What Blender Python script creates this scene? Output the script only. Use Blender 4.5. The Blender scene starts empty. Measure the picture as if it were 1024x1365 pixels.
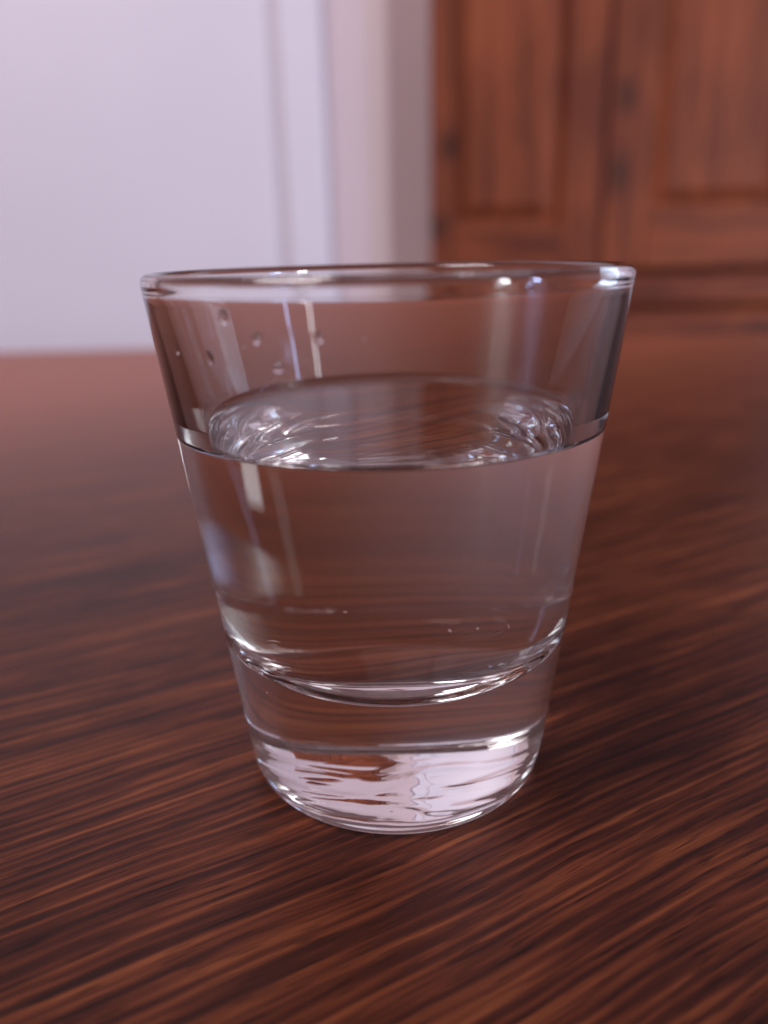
import bpy, bmesh, math, random
from mathutils import Vector, Matrix, noise

R = math.radians
MM = 0.001
scene = bpy.context.scene
col = scene.collection

# ------------------------------------------------------------------ camera
cam_d = bpy.data.cameras.new('camera')
cam = bpy.data.objects.new('camera', cam_d)
col.objects.link(cam)
PITCH, ROLL = R(18.41), R(-1.339)
fw = Vector((0, math.cos(PITCH), -math.sin(PITCH)))
up0 = Vector((0, math.sin(PITCH), math.cos(PITCH)))
rt0 = Vector((1, 0, 0))
rt = rt0 * math.cos(ROLL) + up0 * math.sin(ROLL)
up = -rt0 * math.sin(ROLL) + up0 * math.cos(ROLL)
m = Matrix((rt, up, -fw)).transposed().to_4x4()
m.translation = Vector((-0.963, -88.93, 61.68)) * MM
cam.matrix_world = m
cam_d.sensor_fit = 'HORIZONTAL'
cam_d.sensor_width = 36.0
cam_d.lens = 1050.0 / 1024.0 * 36.0
cam_d.clip_start = 0.002
cam_d.clip_end = 50.0
cam_d.dof.use_dof = True
cam_d.dof.focus_distance = 0.084
cam_d.dof.aperture_fstop = 16.5
scene.camera = cam

# ------------------------------------------------------------------ world (dim even room light)
world = bpy.data.worlds.new('World')
scene.world = world
world.use_nodes = True
bgn = world.node_tree.nodes['Background']
bgn.inputs['Color'].default_value = (0.66, 0.40, 0.44, 1)
bgn.inputs['Strength'].default_value = 0.22


# ------------------------------------------------------------------ lamps (window light, added overhead fill)
def area(name, loc, target, sx, sy, power, color):
    d = bpy.data.lights.new(name, 'AREA')
    d.shape = 'RECTANGLE'
    d.size, d.size_y = sx, sy
    d.energy = power
    d.color = color
    o = bpy.data.objects.new(name, d)
    col.objects.link(o)
    o.location = loc
    o.rotation_euler = (Vector(target) - Vector(loc)).to_track_quat('-Z', 'Y').to_euler()
    return o


area('window_light', (2.30, -1.00, 0.50), (0, 0.0, 0.05), 0.15, 0.75, 28.0, (0.42, 0.58, 1.0))
area('window_light', (1.95, -1.60, 0.50), (0, 0.0, 0.05), 0.22, 0.80, 50.0, (0.90, 0.94, 1.0))
area('window_light', (1.90, 1.10, 0.45), (0, 0.0, 0.05), 0.7, 1.0, 4.5, (0.62, 0.76, 1.0))
area('overhead_fill', (-1.35, -0.55, 2.2), (-0.15, 0.75, 0.0), 1.0, 0.8, 50.0, (1.0, 0.90, 0.94))  # unseen lamp added overhead to brighten the wall and table

scene.view_settings.view_transform = 'Standard'
scene.view_settings.look = 'None'
scene.view_settings.exposure = 0.0
scene.view_settings.gamma = 1.0
scene.view_settings.use_curve_mapping = False
cy = scene.cycles
cy.max_bounces = 28
cy.transmission_bounces = 24
cy.glossy_bounces = 10
cy.diffuse_bounces = 4
cy.caustics_reflective = True
cy.caustics_refractive = True
cy.blur_glossy = 0.0
cy.sample_clamp_indirect = 6.0
cy.use_denoising = True
try:
    cy.denoiser = 'OPENIMAGEDENOISE'
    cy.denoising_input_passes = 'RGB_ALBEDO_NORMAL'
except Exception:
    pass


# ================================================================== helpers
def nt_new(name):
    mt = bpy.data.materials.new(name)
    mt.use_nodes = True
    nt = mt.node_tree
    nt.nodes.clear()
    out = nt.nodes.new('ShaderNodeOutputMaterial')
    return mt, nt, out


def N(nt, typ, **kw):
    n = nt.nodes.new(typ)
    for k, v in kw.items():
        if k in n.inputs:
            n.inputs[k].default_value = v
        else:
            setattr(n, k, v)
    return n


def L(nt, a, b):
    nt.links.new(a, b)


def ramp(nt, fac, stops, interp='LINEAR'):
    r = nt.nodes.new('ShaderNodeValToRGB')
    e = r.color_ramp.elements
    while len(e) < len(stops):
        e.new(0.5)
    for el, (p, c) in zip(e, stops):
        el.position = p
        el.color = c if len(c) == 4 else (*c, 1)
    r.color_ramp.interpolation = interp
    L(nt, fac, r.inputs['Fac'])
    return r.outputs['Color']


def mathn(nt, op, a, b=None, c=None):
    n = nt.nodes.new('ShaderNodeMath')
    n.operation = op
    for i, v in enumerate((a, b, c)):
        if v is None:
            continue
        if isinstance(v, (int, float)):
            n.inputs[i].default_value = v
        else:
            L(nt, v, n.inputs[i])
    return n.outputs[0]


def mixc(nt, fac, a, b, mode='MIX'):
    n = nt.nodes.new('ShaderNodeMix')
    n.data_type = 'RGBA'
    n.blend_type = mode
    for sock, v in ((n.inputs[0], fac), (n.inputs[6], a), (n.inputs[7], b)):
        if isinstance(v, (int, float)):
            sock.default_value = v
        elif isinstance(v, tuple):
            sock.default_value = v if len(v) == 4 else (*v, 1)
        else:
            L(nt, v, sock)
    return n.outputs[2]


# ------------------------------------------------------------------ materials
def mat_glass(name, ior, tint=(1, 1, 1), bump=None):
    """clear dielectric"""
    mt, nt, out = nt_new(name)
    nrm = None
    if bump:
        tc = N(nt, 'ShaderNodeTexCoord')
        nz = N(nt, 'ShaderNodeTexNoise', Scale=bump[0], Detail=2.0)
        mp = N(nt, 'ShaderNodeMapping')
        mp.inputs['Scale'].default_value = bump[2]
        L(nt, tc.outputs['Object'], mp.inputs['Vector'])
        L(nt, mp.outputs['Vector'], nz.inputs['Vector'])
        bp = N(nt, 'ShaderNodeBump', Strength=1.0, Distance=bump[1])
        L(nt, nz.outputs['Fac'], bp.inputs['Height'])
        nrm = bp.outputs['Normal']
    g = N(nt, 'ShaderNodeBsdfGlass', Roughness=0.0, IOR=ior)
    g.inputs['Color'].default_value = (*tint, 1)
    if nrm:
        L(nt, nrm, g.inputs['Normal'])
    last = g.outputs[0]
    L(nt, last, out.inputs['Surface'])
    return mt


def mat_table():
    mt, nt, out = nt_new('dark_stained_wood')
    tc = N(nt, 'ShaderNodeTexCoord')
    rot = N(nt, 'ShaderNodeMapping')
    rot.inputs['Rotation'].default_value = (0, 0, R(-28))
    L(nt, tc.outputs['Object'], rot.inputs['Vector'])
    # gentle waviness of the grain lines
    wv = N(nt, 'ShaderNodeTexNoise', Scale=22.0, Detail=2.0)
    wm = N(nt, 'ShaderNodeMapping')
    wm.inputs['Scale'].default_value = (0.7, 1.6, 1)
    L(nt, rot.outputs[0], wm.inputs['Vector'])
    L(nt, wm.outputs[0], wv.inputs['Vector'])
    off = N(nt, 'ShaderNodeVectorMath', operation='SUBTRACT')
    L(nt, wv.outputs['Color'], off.inputs[0])
    off.inputs[1].default_value = (.5, .5, .5)
    sc = N(nt, 'ShaderNodeVectorMath', operation='MULTIPLY')
    L(nt, off.outputs[0], sc.inputs[0])
    sc.inputs[1].default_value = (0.0, 0.005, 0)
    ad = N(nt, 'ShaderNodeVectorMath', operation='ADD')
    L(nt, rot.outputs[0], ad.inputs[0])
    L(nt, sc.outputs[0], ad.inputs[1])
    base = ad.outputs[0]

    def streak(su, sv, seed, detail=3.0, rough=0.55):
        mp = N(nt, 'ShaderNodeMapping')
        mp.inputs['Scale'].default_value = (su, sv, 1)
        mp.inputs['Location'].default_value = (seed, seed * 1.7, seed)
        L(nt, base, mp.inputs['Vector'])
        nz = N(nt, 'ShaderNodeTexNoise', Scale=1.0, Detail=detail, Roughness=rough)
        L(nt, mp.outputs[0], nz.inputs['Vector'])
        return nz.outputs['Fac']
    coarse = streak(30, 640, 3.1, 5.0, 0.6)       # grain lines
    fine = streak(70, 1700, 7.7, 4.0, 0.6)       # finer lines
    broad = streak(6, 45, 1.3, 2.0, 0.5)         # wide tonal drift
    blot = streak(60, 80, 5.3, 3.0, 0.5)
    v = mathn(nt, 'ADD', mathn(nt, 'MULTIPLY', coarse, 0.62), mathn(nt, 'MULTIPLY', fine, 0.28))
    v = mathn(nt, 'ADD', v, mathn(nt, 'MULTIPLY', broad, 0.16))
    v = mathn(nt, 'ADD', v, mathn(nt, 'MULTIPLY', blot, 0.06))
    # evenly spaced raised grain ridges, about 1.3 mm apart, wandering slightly
    wvt = N(nt, 'ShaderNodeTexWave', wave_type='BANDS', bands_direction='Y')
    wmp = N(nt, 'ShaderNodeMapping')
    wmp.inputs['Scale'].default_value = (9, 240, 1)
    L(nt, base, wmp.inputs['Vector'])
    L(nt, wmp.outputs[0], wvt.inputs['Vector'])
    for k_, v_ in (('Scale', 1.0), ('Distortion', 5.0), ('Detail', 3.0), ('Detail Scale', 1.6), ('Detail Roughness', 0.6)):
        wvt.inputs[k_].default_value = v_
    v = mathn(nt, 'ADD', v, mathn(nt, 'MULTIPLY', mathn(nt, 'SUBTRACT', wvt.outputs['Fac'], 0.4), 0.085))
    c = ramp(nt, v, [(0.42, (0.022, 0.0066, 0.0042)), (0.51, (0.045, 0.0110, 0.0060)),
                     (0.58, (0.080, 0.0195, 0.0086)), (0.66, (0.145, 0.0400, 0.0150)), (0.76, (0.240, 0.0740, 0.0270))])
    # fine dark pores, short dashes along the grain
    pore = streak(170, 2900, 11.3, 1.0, 0.5)
    pk = ramp(nt, pore, [(0.30, (0.25, 0.25, 0.25)), (0.42, (1, 1, 1))])
    c = mixc(nt, 0.8, c, pk, 'MULTIPLY')
    # colour turns gradually paler across the grain towards the far side
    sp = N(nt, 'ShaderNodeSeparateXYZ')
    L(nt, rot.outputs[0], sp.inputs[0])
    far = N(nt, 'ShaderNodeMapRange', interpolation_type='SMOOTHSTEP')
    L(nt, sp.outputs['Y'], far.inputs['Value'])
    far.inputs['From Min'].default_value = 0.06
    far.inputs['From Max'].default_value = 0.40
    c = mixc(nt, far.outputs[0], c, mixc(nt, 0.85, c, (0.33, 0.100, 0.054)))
    b = N(nt, 'ShaderNodeBsdfPrincipled')
    L(nt, c, b.inputs['Base Color'])
    rg = N(nt, 'ShaderNodeMapRange')
    L(nt, fine, rg.inputs['Value'])
    rg.inputs['To Min'].default_value = 0.34
    rg.inputs['To Max'].default_value = 0.48
    L(nt, rg.outputs[0], b.inputs['Roughness'])
    b.inputs['IOR'].default_value = 1.45
    b.inputs['Specular IOR Level'].default_value = 0.2
    bp = N(nt, 'ShaderNodeBump', Strength=0.4, Distance=0.00012)
    L(nt, v, bp.inputs['Height'])
    L(nt, bp.outputs[0], b.inputs['Normal'])
    L(nt, b.outputs[0], out.inputs['Surface'])
    return mt


def mat_pine(name, knots, horiz=False):
    """orange stained knotty pine; knots = [(x, z, radius_x, radius_z)] in object metres"""
    mt, nt, out = nt_new(name)
    tc = N(nt, 'ShaderNodeTexCoord')
    nz0 = N(nt, 'ShaderNodeTexNoise', Scale=5.0, Detail=2.0)
    L(nt, tc.outputs['Object'], nz0.inputs['Vector'])
    sc = N(nt, 'ShaderNodeVectorMath', operation='MULTIPLY')
    L(nt, nz0.outputs['Color'], sc.inputs[0])
    sc.inputs[1].default_value = (0.05, 0.0, 0.05)
    ad = N(nt, 'ShaderNodeVectorMath', operation='ADD')
    L(nt, tc.outputs['Object'], ad.inputs[0])
    L(nt, sc.outputs[0], ad.inputs[1])
    mp = N(nt, 'ShaderNodeMapping')
    mp.inputs['Scale'].default_value = (3, 3, 42) if horiz else (42, 42, 3)
    L(nt, ad.outputs[0], mp.inputs['Vector'])
    nz = N(nt, 'ShaderNodeTexNoise', Scale=1.0, Detail=4.0, Roughness=0.6)
    L(nt, mp.outputs[0], nz.inputs['Vector'])
    c = ramp(nt, nz.outputs['Fac'], [(0.30, (0.12, 0.023, 0.008)), (0.5, (0.205, 0.043, 0.014)), (0.7, (0.29, 0.070, 0.023))])
    bl = N(nt, 'ShaderNodeTexNoise', Scale=9.0, Detail=3.0)
    bm_ = N(nt, 'ShaderNodeMapping')
    bm_.inputs['Scale'].default_value = (0.5, 1, 1.4) if horiz else (1.4, 1, 0.5)
    L(nt, tc.outputs['Object'], bm_.inputs['Vector'])
    L(nt, bm_.outputs[0], bl.inputs['Vector'])
    blc = ramp(nt, bl.outputs['Fac'], [(0.32, (0.62, 0.55, 0.52)), (0.52, (1.0, 1.0, 1.0)), (0.70, (1.22, 1.26, 1.26))])
    c = mixc(nt, 1.0, c, blc, 'MULTIPLY')
    kn = N(nt, 'ShaderNodeTexNoise', Scale=38.0, Detail=3.0)
    L(nt, tc.outputs['Object'], kn.inputs['Vector'])
    ks = N(nt, 'ShaderNodeVectorMath', operation='MULTIPLY_ADD')
    L(nt, kn.outputs['Color'], ks.inputs[0])
    ks.inputs[1].default_value = (0.022, 0.0, 0.030)
    L(nt, tc.outputs['Object'], ks.inputs[2])
    kd = N(nt, 'ShaderNodeVectorMath', operation='SUBTRACT')
    L(nt, ks.outputs[0], kd.inputs[0])
    kd.inputs[1].default_value = (0.011, 0.0, 0.015)
    sep = N(nt, 'ShaderNodeSeparateXYZ')
    L(nt, kd.outputs[0], sep.inputs[0])
    for kx, kz, rx, rz in knots:
        dx = mathn(nt, 'DIVIDE', mathn(nt, 'SUBTRACT', sep.outputs['X'], kx), rx)
        dz = mathn(nt, 'DIVIDE', mathn(nt, 'SUBTRACT', sep.outputs['Z'], kz), rz)
        d = mathn(nt, 'SQRT', mathn(nt, 'ADD', mathn(nt, 'POWER', mathn(nt, 'ABSOLUTE', dx), 2.0), mathn(nt, 'POWER', mathn(nt, 'ABSOLUTE', dz), 2.0)))
        k = ramp(nt, mathn(nt, 'MULTIPLY', d, 0.5), [(0.20, (0.95, 0.95, 0.95)), (0.5, (0.6, 0.6, 0.6)), (0.7, (0.25, 0.25, 0.25)), (1.0, (0, 0, 0))])
        c = mixc(nt, k, c, (0.060, 0.014, 0.006))
    b = N(nt, 'ShaderNodeBsdfPrincipled', Roughness=0.6)
    b.inputs['Specular IOR Level'].default_value = 0.3
    L(nt, c, b.inputs['Base Color'])
    bp = N(nt, 'ShaderNodeBump', Strength=0.2, Distance=0.001)
    L(nt, nz.outputs['Fac'], bp.inputs['Height'])
    L(nt, bp.outputs[0], b.inputs['Normal'])
    L(nt, b.outputs[0], out.inputs['Surface'])
    return mt


def mat_paint(name, color, rough=0.6, var=0.05, scale=3.0):
    mt, nt, out = nt_new(name)
    tc = N(nt, 'ShaderNodeTexCoord')
    nz = N(nt, 'ShaderNodeTexNoise', Scale=scale, Detail=4.0)
    L(nt, tc.outputs['Object'], nz.inputs['Vector'])
    dk = tuple(x * (1 - var) for x in color)
    lt = tuple(min(1, x * (1 + var)) for x in color)
    c = ramp(nt, nz.outputs['Fac'], [(0.3, dk), (0.7, lt)])
    b = N(nt, 'ShaderNodeBsdfPrincipled', Roughness=rough)
    L(nt, c, b.inputs['Base Color'])
    n2 = N(nt, 'ShaderNodeTexNoise', Scale=400.0, Detail=2.0)
    L(nt, tc.outputs['Object'], n2.inputs['Vector'])
    bp = N(nt, 'ShaderNodeBump', Strength=0.15, Distance=0.0005)
    L(nt, n2.outputs['Fac'], bp.inputs['Height'])
    L(nt, bp.outputs[0], b.inputs['Normal'])
    L(nt, b.outputs[0], out.inputs['Surface'])
    return mt


# ------------------------------------------------------------------ mesh helpers
def tag(o, label=None, cat=None, kind=None, group=None):
    if label: o['label'] = label
    if cat: o['category'] = cat
    if kind: o['kind'] = kind
    if group: o['group'] = group
    return o


def empty(name, loc=(0, 0, 0), rz=0.0):
    o = bpy.data.objects.new(name, None)
    col.objects.link(o)
    o.location = loc
    o.rotation_euler.z = rz
    o.empty_display_size = 0.02
    return o


def link(name, me, mats, parent=None):
    o = bpy.data.objects.new(name, me)
    for mt in (mats if isinstance(mats, (list, tuple)) else [mats]):
        me.materials.append(mt)
    col.objects.link(o)
    if parent: o.parent = parent
    return o


def box(name, x0, x1, y0, y1, z0, z1, mat, parent=None, bevel=0.0, seg=2):
    bm = bmesh.new()
    bmesh.ops.create_cube(bm, size=1.0)
    for v in bm.verts:
        v.co = Vector(((x0 + x1) / 2 + v.co.x * (x1 - x0), (y0 + y1) / 2 + v.co.y * (y1 - y0), (z0 + z1) / 2 + v.co.z * (z1 - z0)))
    if bevel:
        bmesh.ops.bevel(bm, geom=bm.edges[:], offset=bevel, segments=seg, profile=0.5, affect='EDGES')
    me = bpy.data.meshes.new(name)
    bm.to_mesh(me)
    bm.free()
    for p in me.polygons: p.use_smooth = False
    return link(name, me, mat, parent)


def raised_panel(name, x0, x1, z0, z1, yb, yf, mat, parent, bw=0.022):
    """panel whose bevelled field stands forward (towards -y) of its sunk edge"""
    xs = [(x0, x1, z0, z1, yb), (x0 + bw * 0.35, x1 - bw * 0.35, z0 + bw * 0.35, z1 - bw * 0.35, yb),
          (x0 + bw, x1 - bw, z0 + bw, z1 - bw, yf)]
    vs, fs = [], []
    for (a, b, c, d, y) in xs:
        vs += [(a, y, c), (b, y, c), (b, y, d), (a, y, d)]
    vs += [(x0, yb + 0.008, z0), (x1, yb + 0.008, z0), (x1, yb + 0.008, z1), (x0, yb + 0.008, z1)]
    for k in range(2):
        o = 4 * k
        for i in range(4):
            j = (i + 1) % 4
            fs.append((o + i, o + j, o + 4 + j, o + 4 + i))
    fs.append((8, 9, 10, 11))
    for i in range(4):
        j = (i + 1) % 4
        fs.append((12 + j, 12 + i, i, j)[::-1] if False else (12 + i, 12 + j, j, i))
    fs.append((15, 14, 13, 12))
    me = bpy.data.meshes.new(name)
    me.from_pydata(vs, [], fs)
    me.validate()
    return link(name, me, mat, parent)


# ================================================================== setting
FLOOR = -0.74
M_wall = mat_paint('cream_wall_paint', (0.64, 0.505, 0.53), 0.7)
M_white = mat_paint('white_gloss_paint', (0.74, 0.68, 0.76), 0.45, 0.02)
M_floor = mat_paint('floor_brown', (0.16, 0.10, 0.08), 0.6)

tag(box('wall', -1.5, 1.7, 1.385, 1.485, FLOOR, 2.3, M_wall), kind='structure')
tag(box('floor', -1.5, 1.7, -1.0, 1.385, FLOOR - 0.05, FLOOR, M_floor), kind='structure')

# white door with its casing on the wall
door = tag(empty('white_door', (-0.55, 1.385, FLOOR)), 'plain white painted door with casing at left behind the table', 'door')


def dbox(name, x0, x1, t, z0, z1, bev, mat=M_white):
    return box(name, x0 + 0.55, x1 + 0.55, -t, -0.0005, z0 - FLOOR, z1 - FLOOR, mat, door, bev)


dbox('door_leaf', -1.02, -0.172, 0.010, FLOOR + 0.006, 1.47, 0.002)
dbox('door_stop', -0.170, -0.157, 0.005, FLOOR + 0.001, 1.472, 0.001)
dbox('casing', -0.156, -0.084, 0.020, FLOOR + 0.001, 1.55, 0.005)
dbox('casing', -1.10, -1.03, 0.020, FLOOR + 0.001, 1.55, 0.005)
dbox('casing', -1.029, -0.158, 0.020, 1.48, 1.55, 0.005)

# ------------------------------------------------------------------ pine wardrobe
wx, wy = 0.0875, 1.30
ward = tag(empty('pine_wardrobe', (wx, wy, FLOOR), R(-5)), 'orange knotty pine wardrobe with panelled doors at right behind the table', 'wardrobe')
Z0 = FLOOR
PK = [(0.030, 0.215 - Z0, 0.013, 0.020), (0.012, 0.095 - Z0, 0.014, 0.017), (0.30, 0.277 - Z0, 0.012, 0.020), (0.298, 0.167 - Z0, 0.014, 0.026),
      (0.56, 0.33 - Z0, 0.01, 0.014)]
M_pine = mat_pine('stained_pine', PK)
M_pineh = mat_pine('stained_pine_across', [(0.545, -0.072 - Z0, 0.025, 0.012)], True)


def wbox(name, x0, x1, y0, y1, z0, z1, mat=M_pine, parent=ward, bev=0.003):
    return box(name, x0, x1, y0, y1, z0 - Z0, z1 - Z0, mat, parent, bev)


wbox('side_panel', 0.0, 0.018, 0.0, 0.075, FLOOR + 0.0, 0.90)
wbox('side_panel', 0.602, 0.620, 0.0, 0.075, FLOOR, 0.90)
wbox('back_panel', 0.019, 0.601, 0.055, 0.073, FLOOR + 0.02, 0.899, M_pine, ward, 0)
wbox('top_board', -0.02, 0.640, -0.03, 0.076, 0.901, 0.925)
wbox('moulding', 0.0, 0.620, -0.030, -0.001, -0.034, 0.014, M_pineh, ward, 0.006)


def pdoor(x0, x1, z0, z1, sw_l, sw_r, rail):
    # stiles, rails and raised panel, front face at y = -0.022
    d = empty('door')
    d.parent = ward
    wbox('stile', x0, x0 + sw_l, -0.024, -0.002, z0, z1, M_pine, d)
    wbox('stile', x1 - sw_r, x1, -0.024, -0.002, z0, z1, M_pine, d)
    wbox('rail', x0 + sw_l + .0005, x1 - sw_r - .0005, -0.023, -0.002, z0, z0 + rail, M_pineh, d)
    wbox('rail', x0 + sw_l + .0005, x1 - sw_r - .0005, -0.023, -0.002, z1 - rail, z1, M_pineh, d)
    raised_panel('panel', x0 + sw_l, x1 - sw_r, z0 + rail - Z0, z1 - rail - Z0, -0.008, -0.019, M_pine, d, 0.03)
    return d


pdoor(0.004, 0.272, 0.024, 0.895, 0.028, 0.062, 0.072)
pdoor(0.276, 0.616, 0.024, 0.895, 0.066, 0.066, 0.088)
for za, zb in ((-0.30, -0.044), (-0.565, -0.309)):
    dr = wbox('drawer', 0.022, 0.598, -0.024, -0.002, za, zb, M_pineh, ward, 0.005)
wbox('plinth', 0.0, 0.620, -0.026, -0.001, FLOOR, -0.575, M_pineh)

# ------------------------------------------------------------------ table
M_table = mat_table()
table = tag(empty('wooden_table', (0, 0, FLOOR)), 'dark reddish brown grained wooden table under the shot glass', 'table')
TX0, TX1, TY0, TY1 = -0.75, 0.75, -0.40, 0.474
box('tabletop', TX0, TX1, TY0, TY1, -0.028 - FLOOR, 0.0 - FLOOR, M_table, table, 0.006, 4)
for sx in (TX0 + 0.06, TX1 - 0.12):
    for sy in (TY0 + 0.06, TY1 - 0.12):
        box('leg', sx, sx + 0.06, sy, sy + 0.06, 0, -0.0285 - FLOOR, M_table, table, 0.004)

# ================================================================== shot glass
SEG = 256


def lathe_profile(pts, per=6):
    """Catmull-Rom resample of profile points (r, z); a point given twice stays a corner"""
    out = []
    n = len(pts)
    for i in range(n - 1):
        p0, p1, p2, p3 = pts[max(i - 1, 0)], pts[i], pts[i + 1], pts[min(i + 2, n - 1)]
        for k in range(per):
            t = k / per
            o = []
            for a in range(2):
                o.append(0.5 * ((2 * p1[a]) + (-p0[a] + p2[a]) * t + (2 * p0[a] - 5 * p1[a] + 4 * p2[a] - p3[a]) * t * t + (-p0[a] + 3 * p1[a] - 3 * p2[a] + p3[a]) * t ** 3))
            out.append((max(o[0], 0.0), o[1]))
    out.append(pts[-1])
    return out


def arc(cx, cz, r, a0, a1, n):
    return [(cx + r * math.cos(R(a0 + (a1 - a0) * i / n)), cz + r * math.sin(R(a0 + (a1 - a0) * i / n))) for i in range(n + 1)]


RB, RT_ = 18.45, 25.83
SL = (RT_ - RB) / 57.5


def Rout(z):
    return RB + (z - 1.5) * SL


INNER = [(15.0, 14.9), (20.0, 16.1), (25.0, 17.2), (33.0, 18.9), (43.0, 20.95), (50.0, 22.4), (55.0, 23.45), (57.0, 23.87), (60.0, 24.5)]


def Rin(z):
    # inner wall flares towards the rim: 2 mm of glass at the lip, about 5.5 mm low down
    n = len(INNER)
    for i in range(n - 1):
        if z <= INNER[i + 1][0] or i == n - 2:
            z1, r1 = INNER[i]
            z2, r2 = INNER[i + 1]
            m1 = (r2 - INNER[max(i - 1, 0)][1]) / (z2 - INNER[max(i - 1, 0)][0])
            k = min(i + 2, n - 1)
            m2 = (INNER[k][1] - r1) / (INNER[k][0] - z1)
            h = z2 - z1
            t = (z - z1) / h
            return (2*t**3 - 3*t**2 + 1) * r1 + (t**3 - 2*t**2 + t) * h * m1 + (-2*t**3 + 3*t**2) * r2 + (t**3 - t**2) * h * m2


# full profile walked so that the glass lies on the left: bottom centre -> outer wall -> rim -> inner wall -> inner floor
bottom = [(0, 0.78), (3, 0.77), (6, 0.74), (9, 0.70), (11.5, 0.64), (13.0, 0.54), (13.8, 0.38), (14.4, 0.16), (15.0, 0.04), (16.2, 0.0), (17.0, 0.10), (17.7, 0.45), (18.1, 0.95), (18.33, 1.6), (Rout(2.4) - 0.04, 2.4), (Rout(3.2), 3.2)]
outer_low = [(Rout(z), z) for z in (3.2, 6, 9, 12)]
outer_mid = [(Rout(z), z) for z in (12, 20, 30, 40, 50, 57.6)]
rim = [(Rout(57.6), 57.6)] + arc(Rout(58.85) - 0.95, 58.98, 0.95, -7, 190, 14) + [(Rin(58.2) - 0.05, 58.2), (Rin(57.6), 57.6), (Rin(57.0), 57.0)]
WATER = 42.7     # flat level
CONT = 43.7      # contact line on the wall
inner_up = [(Rin(57.0 + (CONT - 57.0) * i / 16), 57.0 + (CONT - 57.0) * i / 16) for i in range(17)]
FZ = 15.0
fil = 7.4
fa = 12.9
zt = FZ + fil * (1 - math.sin(R(fa)))
rc = Rin(zt) - fil * math.cos(R(fa))
inner_low = [(Rin(CONT + (zt - CONT) * i / 12), CONT + (zt - CONT) * i / 12) for i in range(12)] + \
    arc(rc, FZ + fil, fil, -fa, -88, 14) + [(rc * 0.8, FZ - 0.03), (rc * 0.5, FZ - 0.07), (rc * 0.25, FZ - 0.09), (0, FZ - 0.10)]


def make_lathe(name, sections, mats, parent, wob=None):
    """sections: [(profile, material_index, smooth flip)]. One surface of revolution, analytic normals."""
    vs, nr, fs, mi = [], [], [], []
    for prof, idx, flip in sections:
        n = len(prof)
        base = len(vs)
        # profile tangents
        for i, (r, z) in enumerate(prof):
            a = prof[max(i - 1, 0)]
            b = prof[min(i + 1, n - 1)]
            tr, tz = b[0] - a[0], b[1] - a[1]
            l = math.hypot(tr, tz) or 1
            nrr, nzz = tz / l, -tr / l
            if r < 1e-6: nrr, nzz = 0.0, math.copysign(1, nzz)
            if flip: nrr, nzz = -nrr, -nzz
            for s in range(SEG):
                th = 2 * math.pi * s / SEG
                rr, zz = r, z
                if wob: rr, zz = wob(r, z, th)
                vs.append((rr * math.cos(th) * MM, rr * math.sin(th) * MM, zz * MM))
                nr.append((nrr * math.cos(th), nrr * math.sin(th), nzz))
        for i in range(n - 1):
            for s in range(SEG):
                t = (s + 1) % SEG
                a, b, c, d = base + i * SEG + s, base + i * SEG + t, base + (i + 1) * SEG + t, base + (i + 1) * SEG + s
                if prof[i][0] < 1e-6: f = (a, c, d)
                elif prof[i + 1][0] < 1e-6: f = (a, b, c)
                else: f = (a, b, c, d)
                fs.append(f[::-1] if flip else f)
                mi.append(idx)
    me = bpy.data.meshes.new(name)
    me.from_pydata(vs, [], fs)
    me.polygons.foreach_set('material_index', mi)
    me.polygons.foreach_set('use_smooth', [True] * len(fs))
    me.update()
    if wob is None:
        me.normals_split_custom_set_from_vertices(nr)
    return link(name, me, mats, parent)


M_glass = mat_glass('clear_glass', 1.50, (0.995, 0.995, 0.995))
M_base = mat_glass('clear_glass_base', 1.50, (0.995, 0.995, 0.995))
M_waterface = mat_glass('water_against_glass', 1.333 / 1.50)
M_watertop = mat_glass('water_surface', 1.333)

glass = tag(empty('shot_glass'), 'clear tapered shot glass with thick base, half full of water', 'glass')


def bottom_wob(r, z, th):
    # pressed underside is slightly uneven away from the resting ring
    k = min(1.0, max(0.0, (13.6 - r) / 2.5))
    p = Vector((r * math.cos(th), r * math.sin(th), 0))
    wx_ = noise.noise(p * 0.16 + Vector((5, 2, 8))) * 5.0
    wy_ = noise.noise(p * 0.16 + Vector((2, 9, 4))) * 5.0
    q = Vector(((p.x + wx_) * 0.14, (p.y + wy_) * 0.30, 0))
    am = 0.35 + 1.3 * max(0.0, noise.noise(p * 0.10 + Vector((7, 7, 1))) + 0.25)
    dz = noise.noise(p * 0.11 + Vector((3, 1, 7))) * 0.12 + (noise.noise(q + Vector((9, 4, 2))) * 0.20 + noise.noise(q * 2.2 + Vector((1, 6, 2))) * 0.085 + noise.noise(q * 4.5 + Vector((4, 3, 2))) * 0.020) * am
    return r, z + dz * k


base_prof = lathe_profile(bottom, 5)
make_lathe('base', [(base_prof, 0, False), (lathe_profile(outer_low, 3), 0, False)], M_base, glass, bottom_wob)
make_lathe('wall', [(outer_mid, 0, False), (inner_up, 0, False)], M_glass, glass)
make_lathe('rim', [(lathe_profile(rim, 5), 0, False)], M_glass, glass)

# ------------------------------------------------------------------ water
rw = Rin(CONT)
men = [(rw, CONT)] + [(rw - d, WATER + (CONT - WATER) * math.exp(-d / 1.1)) for d in (0.04, 0.1, 0.18, 0.3, 0.45, 0.65, 0.9, 1.2, 1.6, 2.1, 2.7, 3.4, 4.2, 5.2, 6.5, 8)] + [(12, WATER), (6, WATER), (0, WATER)]
low = lathe_profile(inner_low, 6)


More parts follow.
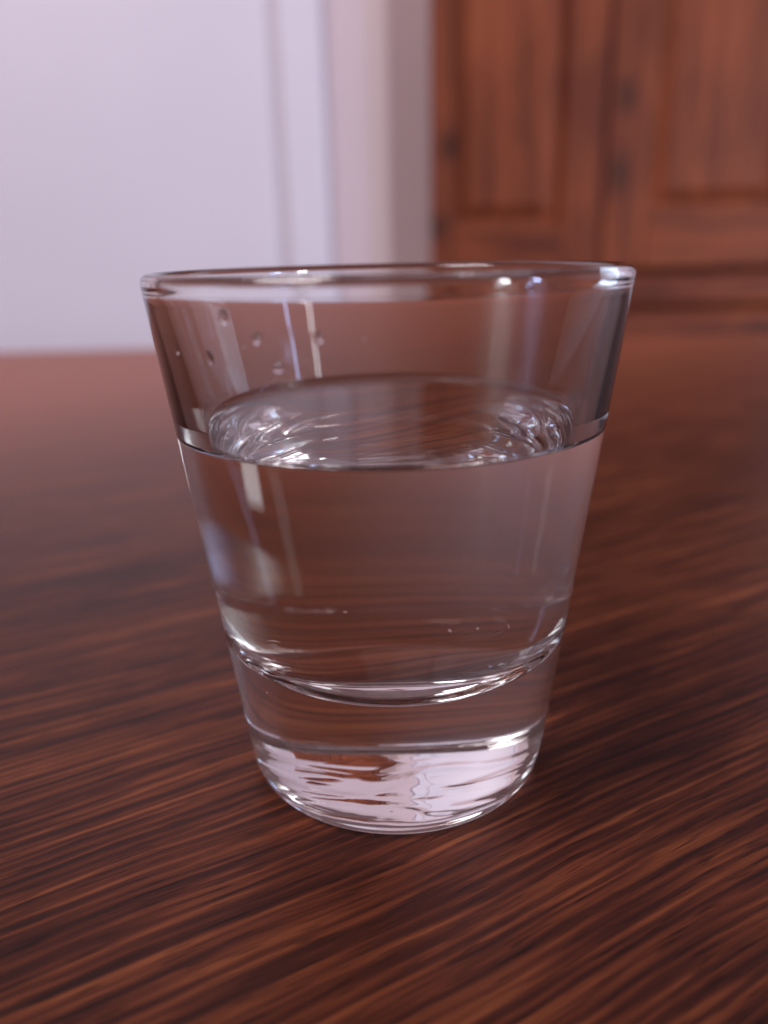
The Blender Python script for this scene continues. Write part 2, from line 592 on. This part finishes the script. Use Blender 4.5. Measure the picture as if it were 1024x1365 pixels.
def smooth_profile(pts, step=0.4, its=14):
    acc = [0.0]
    for p, q in zip(pts, pts[1:]):
        acc.append(acc[-1] + math.hypot(q[0] - p[0], q[1] - p[1]))
    n = int(acc[-1] / step)
    out, j = [], 0
    for i in range(n + 1):
        d = acc[-1] * i / n
        while j < len(acc) - 2 and acc[j + 1] < d: j += 1
        t = (d - acc[j]) / max(acc[j + 1] - acc[j], 1e-9)
        out.append((pts[j][0] + (pts[j + 1][0] - pts[j][0]) * t, pts[j][1] + (pts[j + 1][1] - pts[j][1]) * t))
    for _ in range(its):
        out = [out[0]] + [((a[0] + 2 * b[0] + c[0]) / 4, (a[1] + 2 * b[1] + c[1]) / 4) for a, b, c in zip(out, out[1:], out[2:])] + [out[-1]]
    return out


low = smooth_profile(low)
water = make_lathe('water', [(low[::-1], 0, False), (men, 1, False)], [M_waterface, M_watertop], None)
tag(water, 'still clear water filling the shot glass above its thick base', 'water')

# ------------------------------------------------------------------ droplets clinging to the glass
M_drop = mat_glass('water_droplet', 1.333)


def droplet(label, theta, z, w, h, t, seed):
    """plano-convex bead on the outer wall; w wide, h tall, t thick (mm)"""
    rnd = random.Random(seed)
    ph = [rnd.uniform(0, 6.28) for _ in range(3)]
    nr, ns = 7, 28
    vs, fs = [], []
    rings = []
    for side in (1, 0):
        for i in range(nr + 1):
            f = i / nr
            ring = []
            if i == 0:
                vs.append((0, t if side else 0.0, 0)); ring = [len(vs) - 1] * ns
            elif i == nr and not side:
                ring = rings[nr]
            else:
                for k in range(ns):
                    a = 2 * math.pi * k / ns
                    e = 1 + 0.10 * math.sin(a + ph[0]) + 0.09 * math.sin(2 * a + ph[1]) + 0.05 * math.sin(3 * a + ph[2])
                    sag = 0.18 * (1 - math.sin(a)) * 0.5
                    x, y = math.cos(a) * w / 2 * f * e, math.sin(a) * h / 2 * f * e
                    dep = t * (1 - f ** 2.4) * (1 + sag * f) if side else 0.0
                    vs.append((x, dep, y)); ring.append(len(vs) - 1)
            rings.append(ring)
    for side in (0, 1):
        o = side * (nr + 1)
        for i in range(nr):
            for k in range(ns):
                j = (k + 1) % ns
                a, b, c, d = rings[o + i][k], rings[o + i][j], rings[o + i + 1][j], rings[o + i + 1][k]
                f = (a, c, d) if i == 0 else (a, b, c, d)
                fs.append(f[::-1] if side == 0 else f)
    th = R(theta)
    sl = math.atan(SL)
    nrm = Vector((math.cos(th) * math.cos(sl), math.sin(th) * math.cos(sl), -math.sin(sl)))
    tx = Vector((-math.sin(th), math.cos(th), 0))
    tz = tx.cross(nrm) * -1
    tz = nrm.cross(tx)
    org = Vector((Rout(z) * math.cos(th), Rout(z) * math.sin(th), z)) + nrm * 0.012
    pts = []
    for (x, y, zz) in vs:
        # follow the curve of the wall
        bend = -(x * x) / (2 * Rout(z))
        pts.append((tx * x + nrm * (y + bend) + tz * zz) * MM)
    me = bpy.data.meshes.new('water_droplet')
    me.from_pydata([tuple(p) for p in pts], [], fs)
    me.polygons.foreach_set('use_smooth', [True] * len(fs))
    bm = bmesh.new(); bm.from_mesh(me)
    bmesh.ops.recalc_face_normals(bm, faces=bm.faces[:])
    bm.to_mesh(me); bm.free()
    o = link('water_droplet', me, M_drop)
    o.location = org * MM
    tag(o, label, 'droplet', group='droplets on the shot glass')
    return o


droplet('largest water droplet on the glass, just below its rim at upper left', -123.3, 56.6, 1.25, 1.3, 0.17, 1)
droplet('round water droplet between the upper left drop and the bright window streak', -116.1, 54.9, 1.02, 1.05, 0.20, 2)
droplet('ragged water droplet nearest the left edge of the glass', -129.1, 53.1, 0.95, 1.35, 0.17, 3)
droplet('lowest water droplet on the glass, left of the streak just above the water', -112.3, 52.6, 1.15, 1.0, 0.17, 4)

droplet('small water droplet lying across the bright white window streak on the glass', -103.3, 55.2, 0.75, 0.95, 0.15, 5)
droplet('tiny water droplet at the left edge of the glass, level with the table edge', -141.0, 53.3, 0.55, 0.7, 0.14, 6)

# ------------------------------------------------------------------ fine nicks in the outer wall
M_nick = mat_paint('bright_nick', (0.62, 0.50, 0.48), 0.5)


def nick(theta, z, length, ang, rad, bend=0.0):
    th = R(theta)
    bm = bmesh.new()
    n, ns = 8, 6
    rings = []
    for i in range(n + 1):
        f = i / n - 0.5
        u = length * f * math.cos(R(ang)) - bend * (1 - 4 * f * f) * math.sin(R(ang))
        v = length * f * math.sin(R(ang)) + bend * (1 - 4 * f * f) * math.cos(R(ang))
        t2 = th + u / Rout(z)
        zz = z + v
        w = rad * (1 - (2 * abs(f)) ** 2.5) + rad * 0.12
        ring = []
        for k in range(ns):
            a = 2 * math.pi * k / ns
            r = Rout(zz) + math.cos(a) * w * 0.5
            ring.append(bm.verts.new((r * math.cos(t2) * MM, r * math.sin(t2) * MM, (zz + math.sin(a) * w) * MM)))
        rings.append(ring)
    for i in range(n):
        for k in range(ns):
            bm.faces.new((rings[i][k], rings[i][(k + 1) % ns], rings[i + 1][(k + 1) % ns], rings[i + 1][k]))
    bm.faces.new(rings[0]); bm.faces.new(rings[-1][::-1])
    bmesh.ops.recalc_face_normals(bm, faces=bm.faces[:])
    me = bpy.data.meshes.new('nick')
    bm.to_mesh(me); bm.free()
    link('nick', me, M_nick, glass)


for a in ((-125.5, 24.3, 1.9, 12, 0.05, 0.12), (-76.5, 27.0, 0.42, -40, 0.05), (-59.0, 26.0, 0.75, -65, 0.04), (-68.8, 26.7, 0.35, -20, 0.03),
          (-102.7, 29.4, 0.4, 0, 0.04), (-133.0, 17.0, 0.25, -30, 0.06), (-119.4, 54.2, 0.35, 5, 0.04), (-127.5, 57.6, 0.16, 0, 0.06),
          (-113.0, 55.6, 0.14, 40, 0.05), (-110.0, 51.2, 0.2, 0, 0.05), (-95.0, 55.0, 0.35, 25, 0.04)):
    nick(*a)
